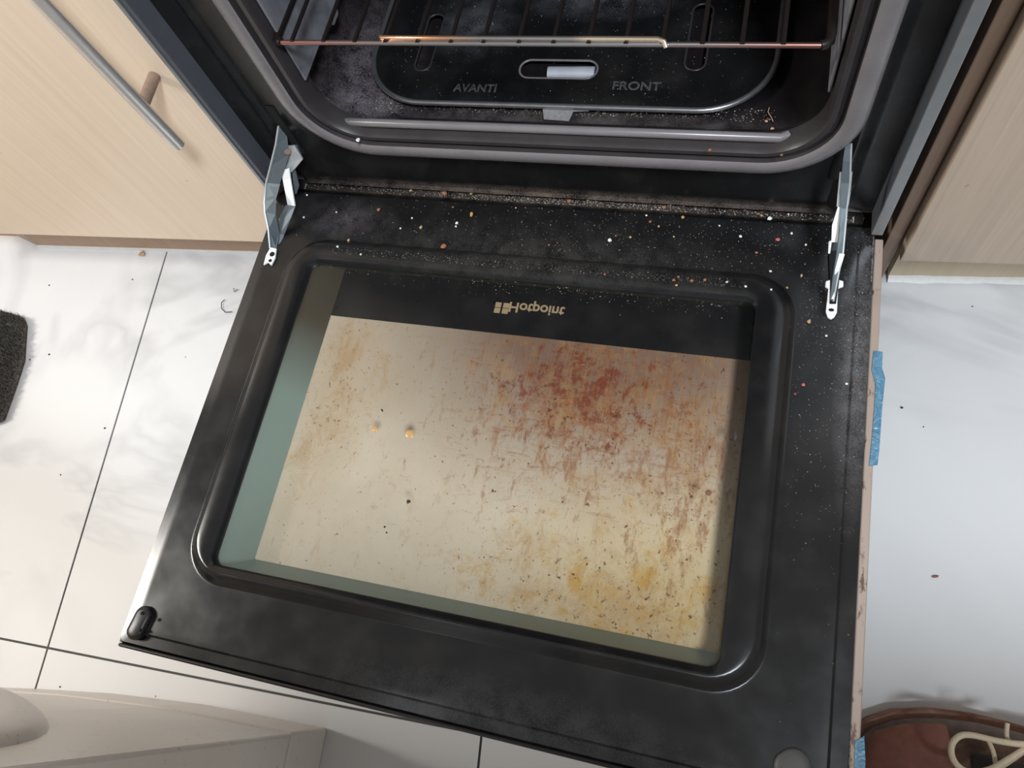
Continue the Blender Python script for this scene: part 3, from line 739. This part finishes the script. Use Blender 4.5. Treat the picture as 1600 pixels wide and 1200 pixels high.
crumb(U(953, 376, 2, .0003), 9, 'white', 'longer upright white crumb on the door strip above the end of the logo', stretch=.8, rot=1.5)
crumb(U(1203, 342, 2, .0003), 10, 'white', 'largest white crumb on the door strip, near the right hinge')
crumb(U(714, 349, 2, .0003)+Vector((0, -.004, 0)), 6, 'white', 'white crumb on the door strip beside the golden flake', stretch=.7)
crumb(U(737, 336, 2, .0003), 11, 'amber', 'golden flake standing out on the left half of the door strip', stretch=.55, rot=0)
crumb(U(919, 313, 2, .0003), 11, 'tan', 'pale straw-like sliver lying across the gutter', stretch=.4, rot=-.6)
crumb(U(1215, 375, 2, .0003), 9, 'pink', 'bright pink crumb on the door strip near the right hinge')
crumb(U(1182, 395, 2, .0003), 6, 'pink', 'smaller dark pink crumb above the window corner')
crumb(U(1228, 323, 2, .0008), 22, 'maroon', 'long maroon flake in the right end of the gutter', stretch=1.0, rot=.05).scale.y *= .35
crumb(U(1252, 431, 2, .0003), 8, 'tan', 'pale oval crumb right of the upper window bead', stretch=.6, rot=0)
crumb(U(1264, 503, 2, .0003), 9, 'tan', 'tan crumb right of the window bead, below the pale oval one')
crumb(U(693, 386, 2, .0050), 13, 'rust', 'rust-brown flake in the groove above the window')
crumb(U(545, 376, 2, .0030), 7, 'tan', 'beige crumb on the upper left window bead')
series(((1053,438,7,'rust'),(1060,433,6,'rust'),(1057,446,5,'amber'),(1081,439,8,'rust'),(1101,438,7,'rust'),(945,429,5,'rust'),(1230,450,5,'amber'),(1201,430,0,'tan')), .0092, 'crumb', 'on the upper window bead', 'rusty crumbs on the window bead')
series([(x, y, s, 'white') for x, y, s in ((528,386,6),(564,398,5),(1136,441,5),(1165,448,6),(1204,424,5),(1205,453,5))], .0090, 'crumb', 'on the bead around the window', 'white crumbs on the window bead')
crumb(U(1255, 602, 2, .0003), 8, 'pink', 'pink-red crumb right of the window, halfway up')
crumb(U(1242, 616, 2, .0003), 6, 'maroon', 'dark red crumb just left of the pink-red one, right of the window')
crumb(U(1323, 600, 2, .0003), 6, 'white', 'white crumb on the right ridge of the door, below the hinge')
crumb(U(1291, 525, 2, .0003), 5, 'white', 'white crumb just below the right hinge plate')
crumb(U(1335, 599, 2, .0003), 6, 'brown', 'brown crumb beside the white one on the right ridge')
crumb(U(636, 936, 2, .0003), 5, 'rust', 'orange crumb in front of the window, towards the left buffer')
# inside the cavity and on the lip
CAVC = [(560,220,10,'white',.0995),(581,188,6,'white',.083),(604,193,5,'white',.083),(561,198,8,'rust',.083),(576,182,6,'rust',.083),(633,199,5,'amber',.083),(703,200,9,'tan',.083),(740,204,8,'tan',.083),(1165,208,7,'rust',.083),(1138,220,7,'tan',.083),(1197,190,6,'tan',.083),(1206,202,8,'tan',.083),(1219,220,12,'tan',.083),(1174,224,6,'tan',.083),(1195,231,5,'tan',.083),(1109,235,8,'rust',.1025),(1221,243,6,'rust',.1015),(947,207,6,'white',.083),(1027,209,4,'rust',.083),(1123,219,5,'amber',.083),(1142,206,5,'rust',.083)]
SPC = [q for q in CAVC if q[:2] in ((560, 220), (1219, 220), (1109, 235))]
series([q for q in CAVC if q not in SPC], .083, 'crumb', 'on the cavity floor', 'crumbs on the cavity floor')
for x, y, s, k, z in SPC:
    if (x, y) == (560, 220): crumb(U(x, y, 2, z), s, k, 'round white crumb on the left end of the cavity lip')
    elif (x, y) == (1219, 220): crumb(U(x, y, 2, z), s, k, 'largest tan crumb in the right front corner of the cavity')
    elif (x, y) == (1109, 235): crumb(U(x, y, 2, z), s, k, 'orange crumb on the straight ridge of the cavity lip')
bm = bmesh.new(); tube(bm, [U(x, y, 2, .0835) for x, y in ((1202, 168), (1200, 175), (1205, 183), (1208, 190))], .00035, 6)
tag(obj('fibre', bm, CR['tan'], smooth=80), 'pale curly fibre on the cavity floor, right front', 'fibre')
# burnt bits on the inner glass
for x, y, s, st, lb in ((597,641,9,.5,'small black burnt bit on the left half of the window glass'),(638,784,9,1.1,'black burnt bit in the lower left of the window glass'),(1150,681,19,.55,'largest black burnt bit at the right edge of the window glass'),(1107,770,13,.9,'dark brown burnt bit low at the right of the window glass'),(601,823,6,.8,'upper of the two dark specks at the lower left of the window glass'),(604,832,6,.6,'lower of the two dark specks at the lower left of the window glass')):
    o = crumb(U(x, y, 2, .0034), s, 'brown' if x == 1107 else 'dark', lb, stretch=st, rot=.1 if x == 1150 else None); o.scale.z *= .5; o.location.z = .0030+o.scale.z*.5
def drop(x, y, r_px, lb):
    c = U(x, y, 2, .0029); r = r_px*(CAM-c).length/F_PX; bm = bmesh.new()
    rings(bm, [[c+Vector((math.cos(t*.3927)*r*k, math.sin(t*.3927)*r*k, z)) for t in range(16)] for k, z in ((1, 0), (.9, .0003), (.5, .0005))], False, True)
    return tag(obj('grease_drop', bm, GD, smooth=80), lb, 'stain')
GD = plain('amber_grease', (.50, .30, .12), .25, var=.3, scale=400)
drop(640, 678, 7, 'larger amber grease drop on the left part of the window glass')
drop(586, 670, 5, 'smaller amber grease drop on the left part of the window glass')
# floor bits
crumb(U(223, 398, 2, FZ), 13, 'tan', 'yellowish crumb on the tile against the left plinth', rot=.1)
crumb(U(1461, 901, 2, FZ), 13, 'rust', 'thin rust-coloured flake on the bright tile, right of the door', stretch=1.0, rot=.4).scale.y *= .4
crumb(U(1409, 637, 2, FZ), 7, 'dark', 'dark speck on the tile right of the blue film', stretch=1.1, rot=-.2)
series([(x, y, s, 'dark') for x, y, s in ((207,437,4),(77,446,4),(77,554,5),(47,562,4),(164,669,5),(95,742,4),(48,780,0),(290,558,3),(94,1073,4),(1443,667,4),(1519,479,4),(92,1072,0),(243,1088,3))], FZ, 'speck', 'on the floor tiles', 'dirt specks on the tiles')
bm = bmesh.new(); tube(bm, [U(x, y, 2, FZ+.002) for x, y in ((362, 487), (352, 488), (346, 482), (346, 473), (351, 468))], .0006, 5)
bm2 = bm; tube(bm2, [U(x, y, 2, FZ+.002) for x, y in ((372, 452), (366, 456), (365, 450))], .0005, 5)
tag(obj('fluff', bm2, M['mat']), 'curly dark wisp of fluff on the tile against the left edge of the door', 'fluff')
# countless fine grit
def gritmat():
    t = NT('fine_grit', .8); g_ = t.n('ShaderNodeNewGeometry'); r = t.n('ShaderNodeValToRGB'); t.L(g_.outputs['Random Per Island'], r.inputs[0])
    e = r.color_ramp.elements; e[0].color = (.55, .53, .50, 1); e[1].color = (.30, .13, .06, 1); e[0].position = .25
    q = e.new(.6); q.color = (.35, .29, .22, 1); q = e.new(.85); q.color = (.20, .17, .14, 1); t.color(r.outputs[0]); return t.m
GM = gritmat()
def grit(name, label, n, fn, smin=.00012, smax=.00042):
    vs, fs_ = [], []
    while n:
        p = fn()
        if p is None: continue
        n -= 1; s = random.uniform(smin, smax)*random.choice((1, 1, 1, 1.6)); b_ = len(vs); a_ = random.uniform(0, 6.3)
        for k in range(3): vs.append((p[0]+s*math.cos(a_+k*2.1), p[1]+s*math.sin(a_+k*2.1)*random.uniform(.5, 1), p[2]))
        vs.append((p[0], p[1], p[2]+s))
        fs_ += [(b_, b_+1, b_+3), (b_+1, b_+2, b_+3), (b_+2, b_, b_+3)]
    me = bpy.data.meshes.new(name); me.from_pydata(vs, [], fs_); o = obj(name, me, GM); o['kind'] = 'stuff'; tag(o, label, 'grit'); return o
G = random.gauss; R_ = random.uniform
grit('grit', 'fine pale grit scattered over the black strip of the open door', 1300, lambda: (min(.592, max(.02, .40+G(0, .17))), R_(-.044, .009), .0001))
grit('grit', 'fine brown grit lying in the hinge gutter', 1500, lambda: (min(.575, max(.03, G(.34, .16))), R_(.014, .0205), -.0008), .0002, .0006)
grit('grit', 'fine pale grit down the right border of the door', 800, lambda: ((lambda t: (R_(.536, .592), -.045-t, .0001))(abs(G(0, .12)))), )
grit('grit', 'fine grit on the cavity floor in front of the base plate', 1700, lambda: (min(.5, max(.13, G(.34, .14))), R_(.044, .066), .0801), .0002, .0006)
grit('grit', 'pale dust and grit on the left of the cavity floor', 900, lambda: (R_(.105, .16), abs(G(0, .05))+.044, .0808), .0002, .0005)
grit('grit', 'fine grit on the upper bead around the window', 700, lambda: (R_(.09, .49), R_(-.066, -.058), .0091))
grit('grit', 'fine grit spread over the slotted base plate', 700, lambda: (R_(.14, .47), R_(.06, .22), PZ+.0001))
grit('grit', 'fine grit under the glass edge at the top of the window', 500, lambda: (R_(.08, .49), -.0765-abs(G(0, .008)), .0029))
